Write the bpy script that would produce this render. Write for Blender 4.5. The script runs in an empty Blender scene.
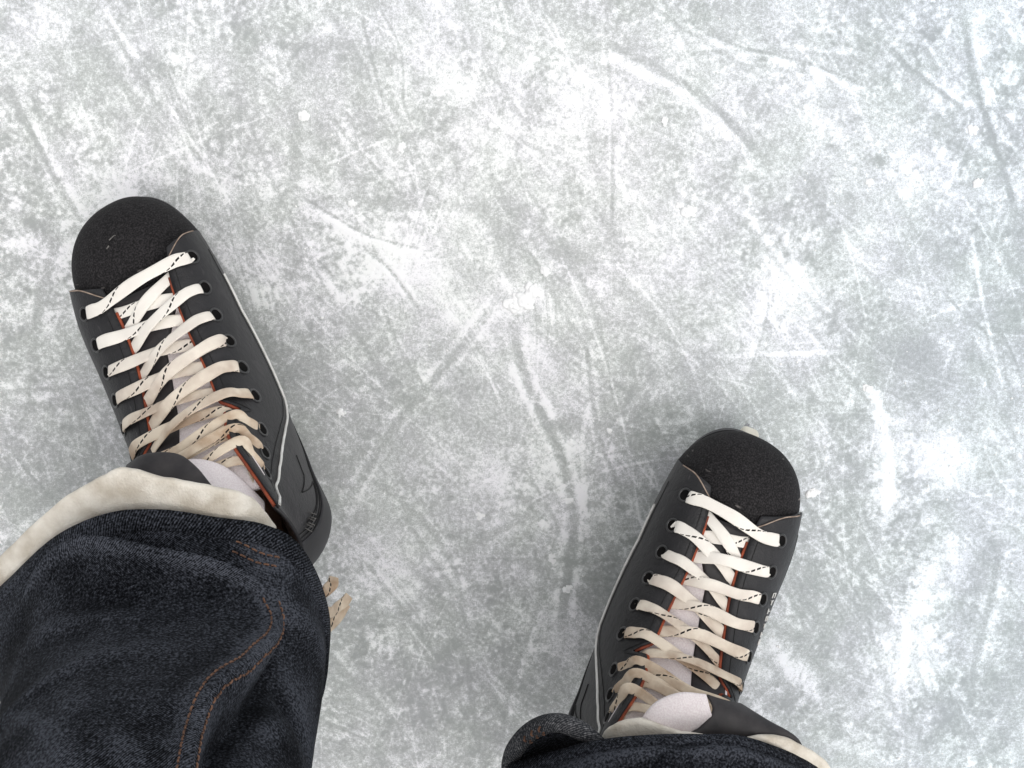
import bpy, bmesh, math, random
import numpy as np
from mathutils import Vector, Matrix

R = math.radians
scn = bpy.context.scene
col = scn.collection
random.seed(4)
rng = np.random.default_rng(11)

# ------------------------------------------------------------------ camera, sky, sun, exposure
CAM_H, CAM_TILT, FPX = 1.2, R(12), 1480.0
cam = bpy.data.cameras.new('camera'); camo = bpy.data.objects.new('camera', cam); col.objects.link(camo)
camo.location = (0, 0, CAM_H); camo.rotation_euler = (-CAM_TILT, 0, 0)
cam.sensor_width = 36; cam.lens = FPX / 1024 * 36; cam.clip_start = .02; cam.clip_end = 300
scn.camera = camo

SUN_EL, SUN_AZ = R(74), R(125)          # azimuth measured clockwise from +y (away from the wearer)
world = bpy.data.worlds.new('World'); scn.world = world; world.use_nodes = True
wn = world.node_tree.nodes; wl = world.node_tree.links
bg = wn['Background']; bg.inputs['Strength'].default_value = .15
sky = wn.new('ShaderNodeTexSky'); sky.sky_type = 'NISHITA'; sky.sun_disc = False
sky.sun_elevation = SUN_EL; sky.sun_rotation = SUN_AZ; sky.dust_density = 4.0; sky.air_density = 1.0
hs = wn.new('ShaderNodeHueSaturation'); hs.inputs['Saturation'].default_value = .16   # overcast
wl.new(sky.outputs['Color'], hs.inputs['Color']); wl.new(hs.outputs['Color'], bg.inputs['Color'])
sun = bpy.data.lights.new('sun', 'SUN'); sun.energy = 1.5; sun.angle = R(110); sun.color = (1, .965, .92)
suno = bpy.data.objects.new('sun', sun); col.objects.link(suno)
sd = Vector((math.sin(SUN_AZ) * math.cos(SUN_EL), math.cos(SUN_AZ) * math.cos(SUN_EL), math.sin(SUN_EL)))
suno.rotation_euler = (-sd).to_track_quat('-Z', 'Y').to_euler(); suno.location = sd * 5
vs = scn.view_settings
vs.view_transform = 'Standard'; vs.look = 'None'; vs.gamma = 1; vs.use_curve_mapping = False
vs.exposure = .03

# ------------------------------------------------------------------ helpers
def at(u, v, z):
    """pixel of the photograph + real height above the ice -> world point"""
    r = (u - 512, -math.sin(CAM_TILT) * FPX + (384 - v) * math.cos(CAM_TILT),
         -math.cos(CAM_TILT) * FPX - (384 - v) * math.sin(CAM_TILT))
    t = (z - CAM_H) / r[2]
    return np.array((r[0] * t, r[1] * t, z))

def tag(o, label=None, cat=None, group=None, kind=None):
    for k, v in (('label', label), ('category', cat), ('group', group), ('kind', kind)):
        if v: o[k] = v
    return o

def empty(name, loc=(0, 0, 0), rz=0, parent=None):
    o = bpy.data.objects.new(name, None); col.objects.link(o); o.empty_display_size = .05
    o.location = loc; o.rotation_euler = (0, 0, rz); o.parent = parent
    return o

def mesh_obj(name, verts, faces, mat, parent=None, uvs=None, smooth=True, solid=0, sub=0):
    me = bpy.data.meshes.new(name)
    me.from_pydata([tuple(map(float, v)) for v in verts], [], faces)
    if smooth: me.polygons.foreach_set('use_smooth', [True] * len(me.polygons))
    if uvs is not None:
        ul = me.uv_layers.new(name='UVMap')
        idx = np.empty(len(me.loops), int); me.loops.foreach_get('vertex_index', idx)
        ul.data.foreach_set('uv', np.asarray(uvs, float)[idx].ravel())
    me.materials.append(mat); me.update()
    o = bpy.data.objects.new(name, me); col.objects.link(o); o.parent = parent
    if solid:
        m = o.modifiers.new('thickness', 'SOLIDIFY'); m.thickness = solid; m.offset = 0
    if sub:
        m = o.modifiers.new('smooth', 'SUBSURF'); m.levels = sub; m.render_levels = sub
    return o

def grid_faces(n, m, cu=False, cv=False):
    f = []
    for i in range(n if cu else n - 1):
        for j in range(m if cv else m - 1):
            a, b = i, (i + 1) % n; c, d = j, (j + 1) % m
            f.append((a * m + c, b * m + c, b * m + d, a * m + d))
    return f

def grid_obj(name, P, mat, parent=None, cu=False, cv=False, solid=0, sub=0, uvs=None):
    n, m = P.shape[:2]
    return mesh_obj(name, P.reshape(-1, 3), grid_faces(n, m, cu, cv), mat, parent,
                    uvs=None if uvs is None else uvs.reshape(-1, 2), solid=solid, sub=sub)

def catmull(P, n, closed=False):
    """resample control points to n points along a Catmull-Rom curve"""
    P = np.asarray(P, float); k = len(P)
    if closed: Q = np.vstack([P[-1], P, P[0], P[1]]); segs = k
    else: Q = np.vstack([2 * P[0] - P[1], P, 2 * P[-1] - P[-2]]); segs = k - 1
    s = np.linspace(0, segs, n, endpoint=not closed); i = np.clip(s.astype(int), 0, segs - 1); f = (s - i)[:, None]
    a, b, c, d = Q[i], Q[i + 1], Q[i + 2], Q[i + 3]
    return .5 * (2 * b + (c - a) * f + (2 * a - 5 * b + 4 * c - d) * f ** 2 + (3 * b - a - 3 * c + d) * f ** 3)

def unit(v):
    v = np.asarray(v, float); return v / np.maximum(np.linalg.norm(v, axis=-1, keepdims=True), 1e-9)

def tube_geo(P, r, k=6):
    P = np.asarray(P, float); T = unit(np.gradient(P, axis=0))
    up = np.array((0, 0, 1.)); S = np.cross(T, up); bad = np.linalg.norm(S, axis=1) < .1
    S[bad] = np.cross(T[bad], (1., 0, 0)); S = unit(S); N = np.cross(S, T)
    a = np.arange(k) / k * 2 * math.pi
    V = P[:, None] + r * (np.cos(a)[None, :, None] * S[:, None] + np.sin(a)[None, :, None] * N[:, None])
    F = grid_faces(len(P), k, False, True)
    n = len(P)
    F.append(tuple(range(k))[::-1]); F.append(tuple((n - 1) * k + i for i in range(k)))
    return V.reshape(-1, 3), F

def tube(name, P, r, mat, parent=None, k=6):
    V, F = tube_geo(P, r, k); return mesh_obj(name, V, F, mat, parent)

def join_geo(parts):
    V, F, o = [], [], 0
    for v, f in parts:
        V.append(np.asarray(v)); F += [tuple(i + o for i in q) for q in f]; o += len(v)
    return np.vstack(V), F

def dashes(P, N, length, gap, w, h):
    """stitches: small rounded bars along the sampled curve P, proud along N"""
    P = np.asarray(P); d = np.r_[0, np.cumsum(np.linalg.norm(np.diff(P, axis=0), axis=1))]
    parts = []; s = 0
    while s + length < d[-1]:
        q = np.linspace(s, s + length, 4)
        C = np.stack([np.interp(q, d, P[:, i]) for i in range(3)], 1)
        n = np.stack([np.interp(q, d, N[:, i]) for i in range(3)], 1)
        C = C + n * np.array((-.3, 1, 1, -.3))[:, None] * h
        parts.append(tube_geo(C, w / 2, 5)); s += length + gap
    return join_geo(parts)

# ------------------------------------------------------------------ materials
def mat(name):
    m = bpy.data.materials.new(name); m.use_nodes = True
    nt = m.node_tree; return m, nt.nodes, nt.links, nt.nodes['Principled BSDF']

def setp(b, **k):
    for a, v in k.items(): b.inputs[a.replace('_', ' ')].default_value = v

def noisy(name, c0, c1, scale, rough=.6, bump=.2, bscale=None, detail=6, spec=.4, lo=.35, hi=.65, sheen=0, dist=.001):
    m, n, l, b = mat(name)
    tc = n.new('ShaderNodeTexCoord')
    t = n.new('ShaderNodeTexNoise'); t.inputs['Scale'].default_value = scale; t.inputs['Detail'].default_value = detail
    l.new(tc.outputs['Object'], t.inputs['Vector'])
    r = n.new('ShaderNodeValToRGB'); r.color_ramp.elements[0].position = lo; r.color_ramp.elements[1].position = hi
    r.color_ramp.elements[0].color = (*c0, 1); r.color_ramp.elements[1].color = (*c1, 1)
    l.new(t.outputs['Fac'], r.inputs['Fac']); l.new(r.outputs['Color'], b.inputs['Base Color'])
    t2 = n.new('ShaderNodeTexNoise'); t2.inputs['Scale'].default_value = bscale or scale * 3; t2.inputs['Detail'].default_value = 4
    l.new(tc.outputs['Object'], t2.inputs['Vector'])
    bp = n.new('ShaderNodeBump'); bp.inputs['Strength'].default_value = bump; bp.inputs['Distance'].default_value = dist
    l.new(t2.outputs['Fac'], bp.inputs['Height']); l.new(bp.outputs['Normal'], b.inputs['Normal'])
    setp(b, Roughness=rough, Specular_IOR_Level=spec, Sheen_Weight=sheen)
    return m

def toe_material():
    m, n, l, b = mat('coarse black toe cap')
    tc = n.new('ShaderNodeTexCoord')
    t = n.new('ShaderNodeTexNoise'); t.inputs['Scale'].default_value = 800; t.inputs['Detail'].default_value = 3
    l.new(tc.outputs['Object'], t.inputs['Vector'])
    r = n.new('ShaderNodeValToRGB'); e = r.color_ramp.elements
    e[0].position = .42; e[0].color = (.005, .0045, .005, 1); e[1].position = .68; e[1].color = (.034, .031, .033, 1)
    l.new(t.outputs['Fac'], r.inputs['Fac'])
    # pale scuffs with a shape of their own
    mp = n.new('ShaderNodeMapping'); mp.inputs['Scale'].default_value = (60, 170, 60); mp.inputs['Rotation'].default_value = (0, 0, .5)
    l.new(tc.outputs['Object'], mp.inputs['Vector'])
    t3 = n.new('ShaderNodeTexNoise'); t3.inputs['Scale'].default_value = 1; t3.inputs['Detail'].default_value = 6
    l.new(mp.outputs['Vector'], t3.inputs['Vector'])
    r3 = n.new('ShaderNodeValToRGB'); r3.color_ramp.elements[0].position = .68; r3.color_ramp.elements[1].position = .76
    l.new(t3.outputs['Fac'], r3.inputs['Fac'])
    mx = n.new('ShaderNodeMix'); mx.data_type = 'RGBA'; mx.inputs['B'].default_value = (.22, .2, .19, 1)
    l.new(r3.outputs['Color'], mx.inputs['Factor']); l.new(r.outputs['Color'], mx.inputs['A'])
    l.new(mx.outputs['Result'], b.inputs['Base Color'])
    bp = n.new('ShaderNodeBump'); bp.inputs['Strength'].default_value = .6; bp.inputs['Distance'].default_value = .0006
    l.new(t.outputs['Fac'], bp.inputs['Height']); l.new(bp.outputs['Normal'], b.inputs['Normal'])
    setp(b, Roughness=.8, Specular_IOR_Level=.25)
    return m

def lace_material():
    """cream woven lace; the black tracer thread spirals round it: u = metres along, v = turn round the lace"""
    m, n, l, b = mat('cream lace with black tracer')
    uv = n.new('ShaderNodeUVMap'); sp = n.new('ShaderNodeSeparateXYZ'); l.new(uv.outputs['UV'], sp.inputs[0])
    def mth(op, a, c=None):
        q = n.new('ShaderNodeMath'); q.operation = op
        for i, x in enumerate((a, c)):
            if x is None: continue
            if isinstance(x, (int, float)): q.inputs[i].default_value = x
            else: l.new(x, q.inputs[i])
        return q.outputs[0]
    spiral = mth('FRACT', mth('SUBTRACT', mth('MULTIPLY', sp.outputs['X'], 1 / .056), sp.outputs['Y']))
    near = mth('LESS_THAN', mth('ABSOLUTE', mth('SUBTRACT', spiral, .5)), .024)
    dash = mth('LESS_THAN', mth('FRACT', mth('MULTIPLY', sp.outputs['X'], 1 / .0044)), .7)
    mask = mth('MULTIPLY', near, dash)
    tc = n.new('ShaderNodeTexCoord')
    t = n.new('ShaderNodeTexNoise'); t.inputs['Scale'].default_value = 55; t.inputs['Detail'].default_value = 6
    l.new(tc.outputs['Object'], t.inputs['Vector'])
    r = n.new('ShaderNodeValToRGB'); e = r.color_ramp.elements
    e[0].position = .36; e[0].color = (.46, .33, .225, 1); e[1].position = .62; e[1].color = (.78, .67, .53, 1)
    l.new(t.outputs['Fac'], r.inputs['Fac'])
    # the lace is whiter towards the toe and more tan towards the ankle
    so = n.new('ShaderNodeSeparateXYZ'); l.new(tc.outputs['Object'], so.inputs[0])
    mr = n.new('ShaderNodeMapRange'); mr.inputs['From Min'].default_value = .145; mr.inputs['From Max'].default_value = .225
    l.new(so.outputs['Y'], mr.inputs['Value'])
    mc = n.new('ShaderNodeMix'); mc.data_type = 'RGBA'
    mc.inputs['B'].default_value = (.93, .905, .85, 1); l.new(r.outputs['Color'], mc.inputs['A'])
    l.new(mth('MULTIPLY', mr.outputs['Result'], .82), mc.inputs['Factor'])
    mx = n.new('ShaderNodeMix'); mx.data_type = 'RGBA'; mx.inputs['B'].default_value = (.012, .01, .01, 1)
    l.new(mask, mx.inputs['Factor']); l.new(mc.outputs['Result'], mx.inputs['A'])
    l.new(mx.outputs['Result'], b.inputs['Base Color'])
    wv = n.new('ShaderNodeTexNoise'); wv.inputs['Scale'].default_value = 1500; wv.inputs['Detail'].default_value = 2
    l.new(tc.outputs['Object'], wv.inputs['Vector'])
    bp = n.new('ShaderNodeBump'); bp.inputs['Strength'].default_value = .5; bp.inputs['Distance'].default_value = .0005
    l.new(wv.outputs['Fac'], bp.inputs['Height']); l.new(bp.outputs['Normal'], b.inputs['Normal'])
    setp(b, Roughness=.85, Specular_IOR_Level=.2, Sheen_Weight=.15)
    return m

def denim_material(name, dark, light, ang=.6):
    m, n, l, b = mat(name)
    tc = n.new('ShaderNodeTexCoord'); uv = n.new('ShaderNodeUVMap')
    mp = n.new('ShaderNodeMapping'); mp.inputs['Rotation'].default_value = (0, 0, ang)
    l.new(uv.outputs['UV'], mp.inputs['Vector'])
    w = n.new('ShaderNodeTexWave'); w.inputs['Scale'].default_value = 240; w.inputs['Distortion'].default_value = 2.5
    w.inputs['Detail'].default_value = 3; w.inputs['Detail Scale'].default_value = 3
    l.new(mp.outputs['Vector'], w.inputs['Vector'])
    t = n.new('ShaderNodeTexNoise'); t.inputs['Scale'].default_value = 650; t.inputs['Detail'].default_value = 4
    l.new(tc.outputs['Object'], t.inputs['Vector'])
    t2 = n.new('ShaderNodeTexNoise'); t2.inputs['Scale'].default_value = 18; t2.inputs['Detail'].default_value = 5
    l.new(tc.outputs['Object'], t2.inputs['Vector'])
    def mth(op, a, c):
        q = n.new('ShaderNodeMath'); q.operation = op
        for i, x in enumerate((a, c)):
            if isinstance(x, (int, float)): q.inputs[i].default_value = x
            else: l.new(x, q.inputs[i])
        return q.outputs[0]
    f = mth('MULTIPLY', mth('ADD', mth('MULTIPLY', w.outputs['Fac'], .24), mth('ADD', mth('MULTIPLY', t.outputs['Fac'], 1.05), mth('MULTIPLY', t2.outputs['Fac'], .5))), .9)
    r = n.new('ShaderNodeValToRGB'); e = r.color_ramp.elements
    e[0].position = .72; e[0].color = (*dark, 1); e[1].position = .98; e[1].color = tuple(.62 * c for c in light) + (1,)
    q_ = e.new(1.0); q_.position = 1.0; q_.color = (*light, 1)
    we = n.new('ShaderNodeAttribute'); we.attribute_name = 'ridge_light'
    f2 = mth('ADD', f, mth('MULTIPLY', we.outputs['Fac'], .085))          # fold ridges painted lighter, in place of highlights
    l.new(f2, r.inputs['Fac']); l.new(r.outputs['Color'], b.inputs['Base Color'])
    bp = n.new('ShaderNodeBump'); bp.inputs['Strength'].default_value = .6; bp.inputs['Distance'].default_value = .0008
    l.new(f, bp.inputs['Height']); l.new(bp.outputs['Normal'], b.inputs['Normal'])
    setp(b, Roughness=.95, Specular_IOR_Level=.08)
    return m

def ice_material():
    m, n, l, b = mat('scraped ice')
    at_ = n.new('ShaderNodeAttribute'); at_.attribute_name = 'frost'; at_.attribute_type = 'GEOMETRY'
    tint = n.new('ShaderNodeAttribute'); tint.attribute_name = 'tint'; tint.attribute_type = 'GEOMETRY'
    tc = n.new('ShaderNodeTexCoord')
    def noise(s, d, rg=.6):
        t = n.new('ShaderNodeTexNoise'); t.inputs['Scale'].default_value = s; t.inputs['Detail'].default_value = d
        t.inputs['Roughness'].default_value = rg
        l.new(tc.outputs['Object'], t.inputs['Vector']); return t.outputs['Fac']
    def mth(op, a, c):
        q = n.new('ShaderNodeMath'); q.operation = op
        for i, x in enumerate((a, c)):
            if isinstance(x, (int, float)): q.inputs[i].default_value = x
            else: l.new(x, q.inputs[i])
        return q.outputs[0]
    f = mth('ADD', at_.outputs['Fac'], mth('MULTIPLY', mth('SUBTRACT', noise(330, 6, .8), .5), 1.7))
    f = mth('ADD', f, mth('MULTIPLY', mth('SUBTRACT', noise(1000, 3, .7), .5), 1.1))
    r = n.new('ShaderNodeValToRGB'); e = r.color_ramp.elements
    e[0].position = .10; e[0].color = (.385, .40, .395, 1)
    e[1].position = .84; e[1].color = (.91, .915, .92, 1)
    q = e.new(.40); q.color = (.505, .522, .515, 1)
    q = e.new(.60); q.color = (.695, .71, .71, 1)
    l.new(f, r.inputs['Fac'])
    mx = n.new('ShaderNodeMix'); mx.data_type = 'RGBA'; mx.blend_type = 'MULTIPLY'; mx.inputs['B'].default_value = (.915, .975, 1.03, 1)
    l.new(tint.outputs['Fac'], mx.inputs['Factor']); l.new(r.outputs['Color'], mx.inputs['A'])
    nt2 = noise(16, 3); hr = n.new('ShaderNodeValToRGB'); hr.color_ramp.elements[0].position = .38; hr.color_ramp.elements[1].position = .62
    hr.color_ramp.elements[0].color = (.985, .997, .985, 1); hr.color_ramp.elements[1].color = (.985, .975, 1.0, 1); l.new(nt2, hr.inputs['Fac'])
    mh = n.new('ShaderNodeMix'); mh.data_type = 'RGBA'; mh.blend_type = 'MULTIPLY'; mh.inputs['Factor'].default_value = 1
    l.new(mx.outputs['Result'], mh.inputs['A']); l.new(hr.outputs['Color'], mh.inputs['B'])
    l.new(mh.outputs['Result'], b.inputs['Base Color'])
    rr = n.new('ShaderNodeMapRange'); rr.inputs['To Min'].default_value = .42; rr.inputs['To Max'].default_value = .85
    l.new(f, rr.inputs['Value']); l.new(rr.outputs['Result'], b.inputs['Roughness'])
    bp = n.new('ShaderNodeBump'); bp.inputs['Strength'].default_value = .35; bp.inputs['Distance'].default_value = .0007
    l.new(f, bp.inputs['Height']); l.new(bp.outputs['Normal'], b.inputs['Normal'])
    setp(b, IOR=1.31, Specular_IOR_Level=.35)
    return m

def leather(name, c0, c1, worn, rough, spec):
    """pebbled leather with fine wrinkles and dull scuffed patches"""
    m, n, l, b = mat(name); tc = n.new('ShaderNodeTexCoord')
    def tex(kind, scale, detail=4, vec=None):
        t = n.new(kind); t.inputs['Scale'].default_value = scale
        if 'Detail' in t.inputs: t.inputs['Detail'].default_value = detail
        l.new(vec or tc.outputs['Object'], t.inputs['Vector']); return t
    t = tex('ShaderNodeTexNoise', 34, 8); r = n.new('ShaderNodeValToRGB'); e = r.color_ramp.elements
    e[0].position = .34; e[0].color = (*c0, 1); e[1].position = .62; e[1].color = (*c1, 1); q = e.new(.72); q.color = (*worn, 1)
    l.new(t.outputs['Fac'], r.inputs['Fac'])
    mp = n.new('ShaderNodeMapping'); mp.inputs['Scale'].default_value = (420, 60, 120); mp.inputs['Rotation'].default_value = (0, 0, .4); l.new(tc.outputs['Object'], mp.inputs['Vector'])
    sc = tex('ShaderNodeTexNoise', 1, 5, mp.outputs['Vector']); rs = n.new('ShaderNodeValToRGB'); rs.color_ramp.elements[0].position = .66; rs.color_ramp.elements[1].position = .80
    l.new(sc.outputs['Fac'], rs.inputs['Fac'])
    mx = n.new('ShaderNodeMix'); mx.data_type = 'RGBA'; mx.inputs['B'].default_value = tuple(2.2 * c for c in worn) + (1,)
    l.new(rs.outputs['Color'], mx.inputs['Factor']); l.new(r.outputs['Color'], mx.inputs['A']); l.new(mx.outputs['Result'], b.inputs['Base Color'])
    v = tex('ShaderNodeTexVoronoi', 700); w = tex('ShaderNodeTexNoise', 130, 6)
    b1 = n.new('ShaderNodeBump'); b1.inputs['Strength'].default_value = .35; b1.inputs['Distance'].default_value = .0005; l.new(v.outputs['Distance'], b1.inputs['Height'])
    b2 = n.new('ShaderNodeBump'); b2.inputs['Strength'].default_value = .5; b2.inputs['Distance'].default_value = .0018; l.new(w.outputs['Fac'], b2.inputs['Height']); l.new(b1.outputs['Normal'], b2.inputs['Normal'])
    l.new(b2.outputs['Normal'], b.inputs['Normal'])
    rr = n.new('ShaderNodeMapRange'); rr.inputs['To Min'].default_value = rough - .12; rr.inputs['To Max'].default_value = rough + .15; l.new(t.outputs['Fac'], rr.inputs['Value']); l.new(rr.outputs['Result'], b.inputs['Roughness'])
    setp(b, Specular_IOR_Level=spec)
    return m

M_ICE = ice_material()
M_SNOW = noisy('scraped snow', (.88, .89, .89), (.94, .945, .945), 300, rough=.95, bump=.12, spec=.2)
M_TOE = toe_material()
M_LEATHER = leather('black boot leather', (.009, .0086, .0098), (.020, .019, .021), (.036, .034, .036), .48, .45)
M_QUARTER = leather('dark grey quarter leather', (.015, .0143, .016), (.029, .0275, .030), (.046, .043, .046), .45, .5)
M_COUNTER = noisy('smooth black heel counter', (.014, .013, .016), (.022, .021, .025), 40, rough=.58, bump=.08, bscale=300, spec=.5)
M_THREADB = noisy('black thread', (.006, .006, .006), (.015, .015, .015), 300, rough=.7, bump=.2)
M_THREADG = noisy('grey thread', (.10, .095, .09), (.17, .16, .15), 300, rough=.8, bump=.2)
M_EYE = noisy('black enamel eyelet', (.02, .02, .021), (.035, .034, .034), 120, rough=.28, bump=.05, spec=.7)
M_HOLE = noisy('dark boot inside', (.004, .004, .004), (.008, .007, .007), 120, rough=.9, bump=.1, spec=.1)
M_ORANGE = noisy('rust orange lining edge', (.16, .035, .018), (.40, .085, .035), 90, rough=.7, bump=.3)
M_WHITE = noisy('white piping', (.66, .65, .62), (.8, .79, .76), 120, rough=.5, bump=.1)
M_TAN = noisy('tan cut edge', (.22, .16, .12), (.40, .31, .25), 160, rough=.7, bump=.1)
M_MESHW = noisy('pale tongue mesh', (.78, .70, .71), (.87, .81, .81), 900, rough=.8, bump=.5, bscale=900, detail=1)
M_PAD = noisy('dark tongue leather', (.022, .020, .022), (.040, .036, .037), 90, rough=.5, bump=.15, bscale=500)
M_FELT = noisy('cream felt', (.58, .52, .43), (.84, .79, .70), 60, rough=.95, bump=.8, bscale=650, spec=.1, sheen=.25)
M_LACE = lace_material()
M_AGLET = noisy('clear lace tip', (.55, .46, .33), (.7, .6, .45), 200, rough=.3, bump=.05)
M_HOLDER = noisy('cream blade holder plastic', (.76, .72, .60), (.84, .81, .70), 60, rough=.35, bump=.05)
M_STEEL = noisy('ground steel', (.45, .45, .46), (.6, .6, .61), 200, rough=.25, bump=.05)
M_STEEL.node_tree.nodes['Principled BSDF'].inputs['Metallic'].default_value = 1
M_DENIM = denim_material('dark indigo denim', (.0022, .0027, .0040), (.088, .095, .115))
M_DENIMIN = denim_material('pale denim inside', (.03, .032, .036), (.26, .26, .27), .9)
M_SEAM = noisy('rust orange denim thread', (.10, .05, .032), (.21, .11, .068), 300, rough=.8, bump=.2)
M_SKIN = noisy('skin', (.5, .3, .22), (.6, .38, .28), 60, rough=.6, bump=.1)

# ------------------------------------------------------------------ the ice
PX = lambda u, v: at(u, v, 0)[:2]

def axis(lo, hi, step):
    core = np.arange(lo, hi + step / 2, step); out, d, p = [], step, 0
    while p < 90: d *= 1.17; p += d; out.append(p)
    out = np.array(out)
    return np.r_[lo - out[::-1], core, core[-1] + out]

gx = axis(-.49, .49, .0010); gy = axis(-.66, .11, .0010)
NX, NY = len(gx), len(gy)
GX, GY = np.meshgrid(gx, gy)

def wmat(c, f, off, N):
    s = c * f + off; i = np.floor(s).astype(int); t = s - i
    W = np.zeros((len(c), N)); k = np.arange(len(c))
    for d, w in ((-1, (1 - t) ** 3 / 6), (0, (3 * t ** 3 - 6 * t ** 2 + 4) / 6), (1, (-3 * t ** 3 + 3 * t ** 2 + 3 * t + 1) / 6), (2, t ** 3 / 6)):
        np.add.at(W, (k, (i + d) % N), w)
    return W

def noise2(cell, sx=1., sy=1., N=None):
    """smooth random field, about -1..1; cell = size in metres"""
    fx, fy = 1 / (cell * sx), 1 / (cell * sy)
    n1 = int(min(900, max(24, 1.1 * fx))); n2 = int(min(900, max(24, 1.1 * fy)))
    A = rng.standard_normal((n2, n1))
    return (wmat(gy, fy, rng.random() * 50, n2) @ A @ wmat(gx, fx, rng.random() * 50, n1).T) * 1.5

frost = np.full((NY, NX), .40)
height = np.zeros((NY, NX))
frost += .03 * noise2(.11) + .04 * noise2(.05) + .05 * noise2(.022)
n_mid = noise2(.0105); n_sm = noise2(.0052); n_fine = noise2(.0027); n_grain = noise2(.0016)
patch = np.clip(.80 + .25 * noise2(.06) + .2 * noise2(.02), .35, 1.3)      # how strongly the frost crumbles here
crumb = patch * (.07 * n_mid + .09 * n_sm + .10 * n_fine + .12 * n_grain)

def blob(u, v, r, a, sx=1., ang=0.):
    p = PX(u, v); s = r * .0008
    dx, dy = GX - p[0], GY - p[1]; c, q = math.cos(R(ang)), math.sin(R(ang))
    X = (dx * c + dy * q) / (s * sx); Y = (-dx * q + dy * c) / s
    return a * np.exp(-(X * X + Y * Y) / 2)

# large white and grey areas (u, v, radius px, amount, stretch, angle)
for bl in ((585, 70, 30, .32, 1.6, -15), (560, 120, 50, .15, 1.3, 0), (470, 60, 60, .12, 1.5, 0), (700, 290, 60, .12, 1, 0), (795, 285, 22, .35, 1.8, -40),
           (752, 330, 20, .28, 1.5, 60), (172, 48, 16, .38, 2.2, -25), (92, 185, 22, .32, 1.6, -60), (150, 150, 40, .16, 1.5, -20), (435, 290, 24, .30, 2, -20),
           (380, 260, 26, .16, 1.8, -40), (300, 300, 45, .17, 1, 0), (520, 298, 10, .5, 2.0, 40), (720, 130, 40, .15, 1.5, -40), (835, 130, 30, .14, 2, -30),
           (948, 458, 18, .55, 1.4, -40), (930, 180, 30, .22, 1.5, 0), (700, 60, 40, .1, 1, 0), (610, 260, 40, .1, 1, 0), (560, 630, 16, .22, 2, 70),
           (460, 490, 40, .13, 1.3, 0), (255, 180, 20, .25, 2.2, -5), (640, 660, 25, .2, 2, 60), (930, 590, 24, .35, 2.4, 62), (905, 660, 30, .25, 1.6, 70), (985, 640, 20, .2, 2, 60),
           (370, 560, 30, .18, 1.4, 0), (885, 470, 12, .3, 4, 92), (430, 210, 50, .1, 1, 0), (700, 200, 60, .08, 1, 0), (40, 30, 30, .16, 1, 0), (270, 60, 50, .12, 1, 0),
           (330, 420, 46, -.24, 1.3, 10), (120, 70, 38, -.20, 1.5, 20), (235, 110, 40, -.12, 1.5, -30), (470, 200, 50, -.05, 1, 0), (450, 650, 90, -.12, 1.2, 0), (370, 340, 40, -.14, 1.6, 0),
           (830, 600, 50, -.16, 1.2, 0), (915, 250, 28, -.22, 1.3, 0), (598, 600, 14, -.25, 2.4, 85), (1000, 30, 34, -.2, 1, 0), (30, 470, 60, -.2, 1, 0),
           (700, 440, 40, -.12, 1, 0), (215, 230, 30, -.16, 1.6, -60), (885, 330, 36, -.14, 1.5, -40), (1010, 330, 30, -.14, 1, 60), (500, 560, 40, -.06, 1, 0),
           (645, 420, 60, -.08, 1, 0), (1000, 700, 40, -.14, 1, 0), (345, 620, 40, -.12, 1, 0), (760, 150, 20, -.16, 2, -40), (100, 330, 60, -.05, 1, 0)):
    frost += .60 * blob(*bl)
frost += .02 * np.clip((GY + .28) / .3, -1.2, 1) + .012              # slightly whiter ahead, greyer by the feet

def curve_dist(pts):
    """distance to a polyline, signed side and run 0..1, inside its window"""
    pts = catmull(pts, max(12, len(pts) * 9)); pad = .03
    x0, x1 = np.searchsorted(gx, (pts[:, 0].min() - pad, pts[:, 0].max() + pad))
    y0, y1 = np.searchsorted(gy, (pts[:, 1].min() - pad, pts[:, 1].max() + pad))
    if x1 - x0 < 2 or y1 - y0 < 2: return None
    X, Y = GX[y0:y1, x0:x1], GY[y0:y1, x0:x1]
    best = np.full(X.shape, 9.); sg = np.zeros(X.shape); run = np.zeros(X.shape); n = len(pts) - 1
    for i in range(n):
        a, b = pts[i], pts[i + 1]; d = b - a; L = d @ d + 1e-12
        t = np.clip(((X - a[0]) * d[0] + (Y - a[1]) * d[1]) / L, 0, 1)
        ex, ey = X - a[0] - t * d[0], Y - a[1] - t * d[1]; q = ex * ex + ey * ey
        m = q < best
        best = np.where(m, q, best); sg = np.where(m, np.sign(d[0] * ey - d[1] * ex), sg); run = np.where(m, (i + t) / n, run)
    return (slice(y0, y1), slice(x0, x1)), np.sqrt(best), sg, run

def groove(pts, w, cut, bank, side=0, px=True, bw=1.2, deep=.0006, fade=.12):
    """a blade mark: clear cut of width w, snow bank on side +1 (left of travel), -1 or both (0)"""
    P = np.array([PX(*p) for p in pts]) if px else np.asarray(pts)
    r = curve_dist(P)
    if r is None: return
    sl, d, sg, run = r
    env = np.clip(run / fade, 0, 1) * np.clip((1 - run) / fade, 0, 1)
    # patchy along its length
    env = env * np.clip(.9 + .25 * n_mid[sl] + .25 * n_sm[sl], .2, 1.2)
    w = w * .72 if px else w
    core = np.exp(-(d / (w / 2)) ** 4)
    bk = np.exp(-((d - w * .5 - w * bw * .5) / (w * bw * .5)) ** 2)
    if side: bk = bk * (sg == side)
    frost[sl] += .85 * env * (bank * bk - cut * core)
    height[sl] += .35 * env * (-deep * core * np.sign(cut) + deep * .9 * bk * (bank > 0))
    crumb[sl] *= 1 - (.75 if w > .003 else .3) * np.clip(env * core, 0, 1)

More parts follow.
